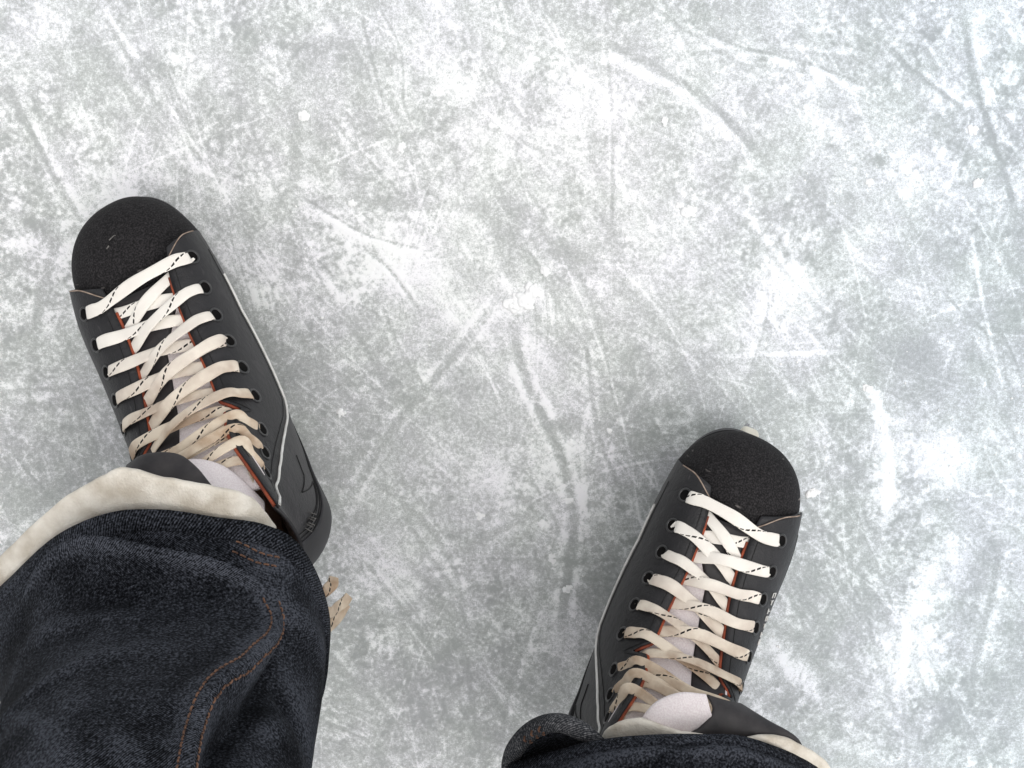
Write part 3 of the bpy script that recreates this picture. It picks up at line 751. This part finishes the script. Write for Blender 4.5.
    for k_ in range(2, 10):
        for sA, sB, is_m in ((MED, LAT, True), (LAT, MED, False)):
            over = (is_m == over_medial)
            t = float(k_); j1, j2 = random.uniform(-.06, .06), random.uniform(-.08, .08)
            n0 = SN(t, .2, sA) + (np.array((0, 0, 1.3)) if k_ > 6 else 0); n0 = unit(n0); t2 = min(t + (.72 if k_ < 6 else .55) + j2, 9.7); ta = t + .14 if k_ < 7 else t + .08
            nc = unit(nav(t + .4) + (np.array((0, 0, 1.3)) if k_ > 6 else 0)); tm = min(t + .42, 9.7)
            e = on(t, S_EYE - .035, sA, .0030)
            hi_ = .0055 if k_ < 7 else .0040; b_ = on(t + .03 + j1 * .3, S_EYE - .12, sA, hi_); a_ = on(min(ta, 9.7), .04, sA, hi_ + .0006)
            c_ = mid(tm) + nc * (.0100 if over else .0052)
            d_ = on(t2, .0, sB, .0002) + np.array((-np.sign(sB) * .0012, 0, 0))
            g_ = on(min(t2 + .12, 9.8), .2, sB, -.0052)
            nB = SN(t2, .1, sB)
            add(*strand([e - n0 * .004, e + n0 * .0012, b_, a_, c_, d_, g_], [n0, n0, n0, unit(n0 + nc), nc, unit(nc + nB * .5), nB], W * random.uniform(.94, 1.06) * (1 if k_ < 7 else .8), TH, twist=random.uniform(-.35, .35), u0=random.random()))
    return root, loc, lace, tongue, (MED, LAT)

# eyelet meshes shared by all eyelets
def torus_mesh(name, R0, r0, m):
    a = np.arange(20) / 20 * 2 * math.pi; b = np.arange(7) / 7 * 2 * math.pi
    P = np.zeros((20, 7, 3)); P[..., 0] = np.cos(a)[:, None] * (R0 + r0 * np.cos(b))[None]; P[..., 1] = np.sin(a)[:, None] * (R0 + r0 * np.cos(b))[None]; P[..., 2] = r0 * .7 * np.sin(b)[None]
    me = bpy.data.meshes.new(name); me.from_pydata([tuple(p) for p in P.reshape(-1, 3)], [], grid_faces(20, 7, True, True))
    me.polygons.foreach_set('use_smooth', [True] * len(me.polygons)); me.materials.append(m); return me
EYE_MESH = torus_mesh('eyelet', .0049, .0009, M_EYE)
HOLE_MESH = bpy.data.meshes.new('eyelet_hole')
HOLE_MESH.from_pydata([(math.cos(i / 16 * 2 * math.pi) * .0047, math.sin(i / 16 * 2 * math.pi) * .0047, 0) for i in range(16)], [], [tuple(range(16))])
HOLE_MESH.materials.append(M_HOLE)

def place(toe_px, ang, shift):
    """heel origin of a skate from where its toe stands on the ice"""
    a = R(ang); T = at(*toe_px, .105)[:2]
    return T - np.array((-math.sin(a), math.cos(a))) * .312 + np.array((math.cos(a), math.sin(a))) * shift

oL = place((125, 197), 24, -.0115); oR = place((745, 430), -22, .011)
skL, locL, laceL, tongL, sidesL = build_skate('ice_skate', oL, 24, 1, 'black hockey skate with scuffed toe and dangling lace end, on the left foot', True, .0, .314, .069)
skR, locR, laceR, tongR, sidesR = build_skate('ice_skate', oR, -22, -1, 'black hockey skate with white side lettering, on the right foot, lower in the picture', False, .006, .305, .061)

def sheet(name, upper, lower, mat_, parent, loc, thick, n=60, m=14, bulge=.006, jit=0.0):
    """soft thick sheet between two traced edges (u, v, z)"""
    U = catmull([at(*p) for p in upper], n); L = catmull([at(*p) for p in lower], n)
    P = np.zeros((n, m, 3)); f = np.linspace(0, 1, m)
    for j in range(m): P[:, j] = U * (1 - f[j]) + L * f[j] + np.array((0, 0, 1.)) * bulge * math.sin(math.pi * f[j])
    if jit:
        w_ = np.sin(np.linspace(0, 31, n)) * .5 + np.sin(np.linspace(2, 75, n)) * .3 + np.sin(np.linspace(1, 130, n)) * .25
        P[..., 1] += jit * w_[:, None] * (1 - f)[None]; P[..., 2] += jit * .6 * np.roll(w_, 5)[:, None]
    P[..., 2] += 0 * np.sin(np.linspace(0, 9, n))[:, None] * np.sin(np.linspace(.5, 3, m))[None]
    P = np.array([[loc(p) for p in row] for row in P])
    return grid_obj(name, P, mat_, parent, solid=thick, sub=1)

# felt lip of each tongue, flopped outwards above the boot
sheet('felt_lip', [(-25, 590, .235), (12, 545, .25), (54, 506, .268), (96, 478, .28), (122, 468, .286), (160, 475, .286), (200, 484, .286), (238, 490, .282), (258, 505, .265), (274, 526, .250)],
      [(-20, 635, .225), (30, 590, .24), (75, 555, .252), (108, 540, .255), (130, 540, .257), (165, 540, .262), (200, 545, .265), (235, 550, .262), (262, 552, .255), (278, 556, .245)], M_FELT, tongL, locL, .0055, jit=.0011)
sheet('felt_lip', [(602, 742, .255), (612, 724, .268), (640, 719, .275), (680, 730, .28), (722, 738, .28), (770, 735, .277), (806, 746, .268), (828, 766, .255), (838, 800, .24)],
      [(606, 765, .245), (620, 770, .25), (650, 778, .255), (690, 785, .258), (730, 785, .258), (770, 785, .255), (800, 795, .248), (818, 806, .238), (830, 830, .225)], M_FELT, tongR, locR, .0055, jit=.0011)
# dark leather shield on the tongue tops, with the pale oval beside it
sheet('tongue_shield', [(127, 466, .256), (146, 454, .260), (176, 453, .262), (196, 466, .268), (213, 487, .274)],
      [(125, 476, .272), (140, 482, .275), (160, 490, .277), (180, 494, .277), (204, 497, .276)], M_PAD, tongL, locL, .003, n=30, m=8, bulge=.002)
sheet('tongue_shield', [(706, 694, .262), (712, 710, .268), (700, 726, .272), (690, 732, .274)],
      [(740, 704, .255), (770, 722, .262), (796, 736, .266), (806, 752, .262)], M_PAD, tongR, locR, .003, n=30, m=12, bulge=.002)
sheet('tongue_panel', [(640, 722, .266), (655, 702, .268), (680, 692, .268), (706, 694, .266)],
      [(640, 740, .266), (665, 738, .270), (690, 734, .270), (712, 716, .267)], M_MESHW, tongR, locR, .004, n=30, m=10, bulge=.004)
sheet('tongue_panel', [(180, 462, .236), (200, 460, .238), (222, 466, .236), (243, 482, .236), (264, 503, .236)],
      [(160, 480, .262), (190, 490, .264), (220, 500, .262), (244, 510, .256), (266, 522, .244)], M_MESHW, tongL, locL, .004, n=30, m=10, bulge=.003)

# lace end dangling by the left heel
for pts, tw in (([(305, 600, .17), (328, 612, .168), (340, 606, .15), (349, 596, .14)], .3), ([(305, 640, .17), (324, 632, .165), (338, 616, .150), (347, 604, .142)], -.3), ([(312, 590, .17), (324, 592, .16), (331, 586, .15), (334, 577, .145)], .2)):
    P = [locL(at(*p)) for p in pts]
    V, F, uv = strand(P, [np.array((0, 0, 1.))] * len(P), .0085, .0016, twist=tw, u0=random.random(), n=24)
    mesh_obj('lace_end', V, F, M_LACE, laceL, uvs=uv)

# white lettering strip seen edge-on along the right skate's outer side
LAT = sidesR[1]; parts = []
for i in range(7):
    t0 = 2.75 + i * .27
    for (ta, sa, tb, sb) in [((0, .445, .17, .445), (0, .49, .17, .49), (0, .445, 0, .49)), ((0, .445, 0, .49), (.0, .468, .15, .468)), ((0, .445, .18, .445), (.09, .445, .09, .49))][i % 3]:
        q = np.linspace(0, 1, 5); parts.append(tube_geo(on(t0 + ta + (tb - ta) * q, sa + (sb - sa) * q, LAT, .0038), .0005, 4))
Vt, Ft = join_geo(parts); mesh_obj('side_lettering', Vt, Ft, M_WHITE, skR)
# pale scuffs on the left toe
parts = []
for (fx, fy, ln, an) in ((.006, .296, .004, 1.9), (.0085, .2945, .003, .6), (-.008, .289, .005, .3), (-.004, .2895, .003, .1), (-.013, .284, .003, .5), (.004, .2985, .002, 2.6)):
    q = np.linspace(-.5, .5, 4)[:, None] * np.array((math.cos(an), math.sin(an)))[None] * ln + (fx, fy)
    x_ = (q[:, 0] + .0095) / .0545; y_ = (q[:, 1] - .246) / .069
    rr_ = np.clip(np.sqrt(x_ ** 2 + y_ ** 2), 0, .98); zq = .062 + .066 * (1 - rr_ ** 2.5) ** (1 / 2.5) - .010 * y_ ** 2 * (1 - rr_ ** 2.5) ** .4
    parts.append(tube_geo(np.c_[q, zq + .0004], .00055, 4))
Vt, Ft = join_geo(parts); mesh_obj('scuff_mark', Vt, Ft, M_THREADG, skL)
# pale hatch mark stitched on the left skate's inner heel
parts = []
for i in range(6):
    t0 = 8.25 + i * .07; q = np.linspace(0, 1, 4); parts.append(tube_geo(on(t0 + .1 * q, .71 - .05 * q + .01 * (i % 2), sidesL[0], .0022), .0005, 4))
Vt, Ft = join_geo(parts); mesh_obj('hatch_mark', Vt, Ft, M_THREADG, skL)

# ------------------------------------------------------------------ the person: legs in baggy jeans
person = empty('person', (-.03, -.45, 0))
tag(person, 'person in dark blue jeans standing on the ice, seen down to both skates', 'person')
pinv = Matrix.Translation((-.03, -.45, 0)).inverted(); ploc = np.array((-.03, -.45, 0))

MR = 180                                                            # points round a leg
ANG = np.arange(MR) / MR * 2 * math.pi

def ellipse(cx, cy, cz, ax, ay, sy=0., sx=0.):
    ca, sa = np.cos(ANG), np.sin(ANG)
    dx, dy = ax * np.sign(ca) * np.abs(ca) ** .9, ay * np.sign(sa) * np.abs(sa) ** .9
    return np.stack([cx + dx, cy + dy, cz + dy * sy + dx * sx], 1)

def traced_ring(pts):
    """closed hem outline from traced points, resampled by angle about its centre"""
    P = catmull(pts, 600, True); c = (P[:, :2].max(0) + P[:, :2].min(0)) / 2
    g = np.unwrap(np.arctan2(P[:, 1] - c[1], P[:, 0] - c[0])); g = g - 2 * math.pi * np.floor(g.min() / (2 * math.pi))
    o = np.argsort(g % (2 * math.pi)); g = (g % (2 * math.pi))[o]; P = P[o]
    return np.stack([np.interp(ANG, g, P[:, i], period=2 * math.pi) for i in range(3)], 1)

def leg_tube(keys, n=170, fold=None):
    """loft through key rings; returns world grid (n along, round) and uv in metres"""
    m = keys[0].shape[0]
    P = catmull(np.array([k.ravel() for k in keys]), n).reshape(n, m, 3)
    if fold is not None:
        A, I_ = np.meshgrid(np.arange(m) / m * 2 * math.pi, np.arange(n) / (n - 1))
        tu = np.roll(P, -1, 1) - np.roll(P, 1, 1); tv = np.gradient(P, axis=0); N = unit(np.cross(tu, tv))
        P = P + N * fold(A, I_)[..., None]
    uv = np.zeros((n, m, 2)); uv[..., 0] = np.arange(m)[None] / m * .62; uv[..., 1] = np.linspace(0, .9, n)[:, None]
    return P, uv

def wrapd(a, c): return (a - c + math.pi) % (2 * math.pi) - math.pi

def folds(seed, big):
    r = np.random.default_rng(seed); items = []
    for i in range(30):
        items.append((r.uniform(0, 2 * math.pi), r.uniform(0, .75), r.uniform(.2, .6), r.uniform(.014, .04), r.normal(0, .16), r.uniform(-.003, .004)))
    items += big
    def f(A, I_):
        o = np.zeros(A.shape)
        for (c, v0, wa, wv, sl, amp) in items:
            d = wrapd(A, c); o += amp * np.exp(-(d / wa) ** 2) * np.exp(-((I_ - v0 - sl * d) / wv) ** 2)
        return o
    return f

HEM_L = [(-22, 618, .245), (18, 574, .262), (60, 536, .28), (110, 514, .29), (160, 511, .295), (215, 519, .29), (262, 526, .282), (296, 545, .268), (320, 590, .24), (327, 640, .22),
         (312, 700, .17), (250, 740, .14), (150, 745, .13), (50, 710, .15), (-12, 655, .20)]
HEM_R = [(508, 775, .235), (525, 762, .250), (560, 752, .268), (600, 742, .285), (650, 737, .295), (700, 736, .295), (742, 738, .29), (788, 754, .275), (822, 772, .255), (838, 820, .22),
         (825, 880, .17), (760, 930, .14), (670, 940, .13), (580, 910, .15), (520, 850, .19)]
LEG_L = [traced_ring([at(*p) for p in HEM_L]), ellipse(-.222, -.402, .335, .098, .082, .22, .06), ellipse(-.213, -.414, .42, .094, .084, .1, .05),
         ellipse(-.203, -.430, .52, .092, .088), ellipse(-.170, -.500, .72, .095, .10), ellipse(-.125, -.57, .90, .105, .12)]
LEG_R = [traced_ring([at(*p) for p in HEM_R]), ellipse(.104, -.54, .32, .104, .088, .25, -.05), ellipse(.106, -.56, .42, .096, .085, .1, 0),
         ellipse(.105, -.575, .52, .092, .088), ellipse(.085, -.585, .72, .095, .10), ellipse(.065, -.59, .90, .105, .12)]
CREST_L = np.array([(2.7, .10), (2.2, .075), (1.85, .070), (1.64, .078), (1.40, .107), (1.12, .126), (.93, .142), (.82, .172), (.79, .22), (.81, .29), (.90, .38), (1.03, .48), (1.11, .58), (1.18, .75), (1.25, 1.0)])

def crest_fold(curve, amp, lip, sink):
    """cloth bunched into a layer that overhangs along a crest curve (angle, run): inside raised, outside sunk"""
    c = catmull(curve, 90) * (.105, .78)
    def f(A, I_):
        X, Y = A * .105, I_ * .78; best = np.full(X.shape, 9.); sg = np.zeros(X.shape)
        for p, q in zip(c[:-1], c[1:]):
            d = q - p; t = np.clip(((X - p[0]) * d[0] + (Y - p[1]) * d[1]) / (d @ d), 0, 1)
            ex, ey = X - p[0] - t * d[0], Y - p[1] - t * d[1]; r = ex * ex + ey * ey; m = r < best
            best = np.where(m, r, best); sg = np.where(m, np.sign(d[0] * ey - d[1] * ex), sg)
        D_ = np.sqrt(best) * -sg                                     # > 0 inside (above and outwards of the crest)
        dA = wrapd(A, 1.35); live = np.clip(np.where(dA > 0, 1.6 - dA * 1.5, 3.4 + dA * 2.2), 0, 1) * np.clip((.9 - I_) / .3, 0, 1)
        k = 1 / (1 + np.exp(-D_ / .0022))
        return live * (amp * k * np.exp(-np.clip(D_, 0, 9) / .09) + lip * np.exp(-((D_ - .006) / .008) ** 2) - sink * (1 - k) * np.exp(-np.clip(-D_, 0, 9) / .03))
    return f

big_l = [(2.0, .24, .4, .03, -.07, .004), (2.0, .42, .5, .03, .06, .004), (.45, .10, .3, .03, .05, .006), (.35, .26, .25, .03, -.1, -.006), (.55, .36, .2, .04, .15, .005)]
big_r = [(1.4, .06, 1.0, .03, 0, .006)]
fl, fc, fr_ = folds(3, big_l), crest_fold(CREST_L, .026, .006, .022), folds(8, big_r)
jeans_parts = [leg_tube(LEG_L, fold=lambda A, I_: np.clip(I_ / .05, 0, 1) * (fl(A, I_) + fc(A, I_))),
               leg_tube(LEG_R, fold=lambda A, I_: np.clip(I_ / .05, 0, 1) * fr_(A, I_))]
# seat of the jeans joining both legs
hip, huv = leg_tube([ellipse(-.03, -.58, .80, .10, .10), ellipse(-.03, -.58, .86, .19, .125), ellipse(-.03, -.585, .95, .195, .125), ellipse(-.03, -.59, 1.03, .17, .115), ellipse(-.03, -.59, 1.06, .165, .11), ellipse(-.03, -.59, 1.064, .08, .05), ellipse(-.03, -.59, 1.066, .004, .003)], n=44)
Vs, Fs, Us, off = [], [], [], 0
for P, uv in jeans_parts + [(hip, huv)]:
    n, m = P.shape[:2]; Vs.append(P.reshape(-1, 3) - ploc); Us.append(uv.reshape(-1, 2))
    Fs += [tuple(i + off for i in q) for q in grid_faces(n, m, False, True)]; off += n * m
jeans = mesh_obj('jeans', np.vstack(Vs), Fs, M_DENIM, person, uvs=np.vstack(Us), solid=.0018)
ridge_light = []
for (P, uv) in jeans_parts + [(hip, huv)]:                             # painted highlight sits where the cloth bulges out
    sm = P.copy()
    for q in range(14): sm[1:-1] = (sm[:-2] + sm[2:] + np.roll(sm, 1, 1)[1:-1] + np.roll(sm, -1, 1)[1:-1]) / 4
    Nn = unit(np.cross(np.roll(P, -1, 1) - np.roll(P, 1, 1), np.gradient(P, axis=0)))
    ridge_light.append(np.clip(((P - sm) * Nn).sum(-1) / .0011 - .25, -.5, 1.3).ravel())
at_w = jeans.data.attributes.new('ridge_light', 'FLOAT', 'POINT'); at_w.data.foreach_set('value', np.concatenate(ridge_light).astype(np.float32))

def surf(P, av, iv):
    """points and outward normals on a leg grid at angles av, runs iv"""
    n, m = P.shape[:2]; out, nn = [], []
    for a, i in zip(av, iv):
        x = (a / (2 * math.pi) * m) % m; j = int(x); g = x - j; y = min(max(i * (n - 1), 0), n - 1.001); k = int(y); h = y - k
        f = lambda kk, jj: P[kk % n, jj % m]
        p = (1 - h) * ((1 - g) * f(k, j) + g * f(k, j + 1)) + h * ((1 - g) * f(k + 1, j) + g * f(k + 1, j + 1))
        nrm = unit(np.cross(f(k, j + 1) - f(k, j), f(k + 1, j) - f(k, j)))
        out.append(p); nn.append(nrm)
    out, nn = np.array(out), np.array(nn)
    ref = np.stack([np.cos(av), np.sin(av), np.full(len(av), .3)], 1)
    nn *= np.sign((nn * ref).sum(1))[:, None]
    return out, nn

def stitch_rows(P, curve, offs, parent, length=.0036, w=.0013):
    sm = catmull(np.array(curve), 120)
    for da, di in offs:
        p, nn = surf(P, sm[:, 0] + da, sm[:, 1] + di)
        V, F = dashes(p + nn * .0012 - ploc, nn, length, .0018, w, .0004); mesh_obj('stitching', V, F, M_SEAM, parent)

hems = []
for P, uv in jeans_parts:
    # thick turned hem band round the opening
    n_ = 180; prof = ((.0, -.0015), (-.002, .0004), (.0, .0024), (.018, .0026), (.034, .0022), (.036, .0))
    ring = np.stack([surf(P, ANG, np.full(n_, max(i, 0)))[0] + surf(P, ANG, np.full(n_, max(i, 0)))[1] * d for i, d in prof])
    hems.append(grid_obj('hem', ring - ploc, M_DENIM, jeans, cv=True, uvs=np.stack(np.meshgrid(np.linspace(0, .03, 6), np.linspace(0, .62, n_), indexing='ij')[::-1], -1)))
PL, PR = jeans_parts[0][0], jeans_parts[1][0]
stitch_rows(PL, CREST_L[7:14], ((.045, .004), (.115, .010)), jeans)
stitch_rows(PL, [(.98, .020), (.86, .030), (.74, .024)], ((0, .016), (.02, .032)), hems[0])
stitch_rows(PR, [(2.5, .02), (2.42, .05), (2.36, .10), (2.3, .16)], ((0, 0), (.08, 0)), jeans)

# the right leg's hem is curled out on the inner side: pale twill inside, a few orange stitches
def curl(pts, rad, name, m_, parent, k=14, sweep=(-.4, 3.6)):
    C_ = catmull([at(*p) for p in pts], 50); T = unit(np.gradient(C_, axis=0)); Sd = unit(np.cross(T, (0, 0, 1.))); Up = np.cross(Sd, T)
    a = np.linspace(*sweep, k); rr = rad * np.interp(np.linspace(0, 1, 50), [0, .15, .8, 1], [.7, 1, 1, .5])[:, None, None]
    P = C_[:, None] + rr * (np.cos(a)[None, :, None] * Sd[:, None] + np.sin(a)[None, :, None] * Up[:, None])
    uv = np.stack(np.meshgrid(np.linspace(0, .12, 50), np.linspace(0, .02, k), indexing='ij'), -1)
    return grid_obj(name, P - ploc, m_, parent, solid=.002, uvs=uv), P
cu, CP = curl([(508, 800, .215), (511, 762, .232), (520, 742, .245), (538, 727, .255), (560, 723, .262), (585, 733, .268), (606, 748, .270)], .0056, 'hem_curl', M_DENIMIN, jeans)
parts = []
for i0 in (20, 23, 26):
    for j0 in (3, 6): parts.append(tube_geo(np.array([CP[i0, j0], CP[i0, j0 + 1], CP[i0 + 1, j0 + 2]]) + (0, 0, .0016) - ploc, .0008, 5))
V, F = join_geo(parts); mesh_obj('stitching', V, F, M_SEAM, cu)
# the dark hollow behind the curl
U_ = catmull([at(*p) for p in [(512, 800, .222), (516, 764, .238), (526, 746, .25), (543, 733, .258), (562, 730, .262), (584, 738, .266), (604, 750, .268)]], 40)
L_ = catmull([at(*p) for p in [(530, 800, .20), (535, 782, .205), (545, 770, .21), (560, 762, .215), (575, 760, .22), (590, 758, .235), (606, 756, .25)]], 40)
g = np.linspace(0, 1, 8)[None, :, None]; HP = U_[:, None] * (1 - g) + L_[:, None] * g
grid_obj('hem_inside', HP - ploc, M_DENIM, jeans, solid=.0015, uvs=np.stack(np.meshgrid(np.linspace(0, .1, 40), np.linspace(0, .03, 8), indexing='ij'), -1))

# body inside the clothes: one continuous skin figure from waist to feet
me = bpy.data.meshes.new('body')
bp_ = [(-.03, -.59, 1.05), (-.03, -.585, .93), (-.12, -.575, .86), (-.19, -.43, .50), (-.195, -.345, .15), (-.24, -.23, .10), (.06, -.59, .86), (.105, -.575, .50), (.095, -.52, .15), (.145, -.40, .10)]
me.from_pydata([tuple(np.array(p) - ploc) for p in bp_], [(0, 1), (1, 2), (2, 3), (3, 4), (4, 5), (1, 6), (6, 7), (7, 8), (8, 9)], [])
body = bpy.data.objects.new('body', me); col.objects.link(body); body.parent = person; me.materials.append(M_SKIN)
sk = body.modifiers.new('skin', 'SKIN')
for v, r in zip(me.skin_vertices[0].data, ((.13, .09), (.14, .10), (.075, .08), (.052, .055), (.034, .036), (.03, .02), (.075, .08), (.052, .055), (.034, .036), (.03, .02))): v.radius = r
me.skin_vertices[0].data[1].use_root = True
ss = body.modifiers.new('smooth', 'SUBSURF'); ss.levels = 1; ss.render_levels = 2
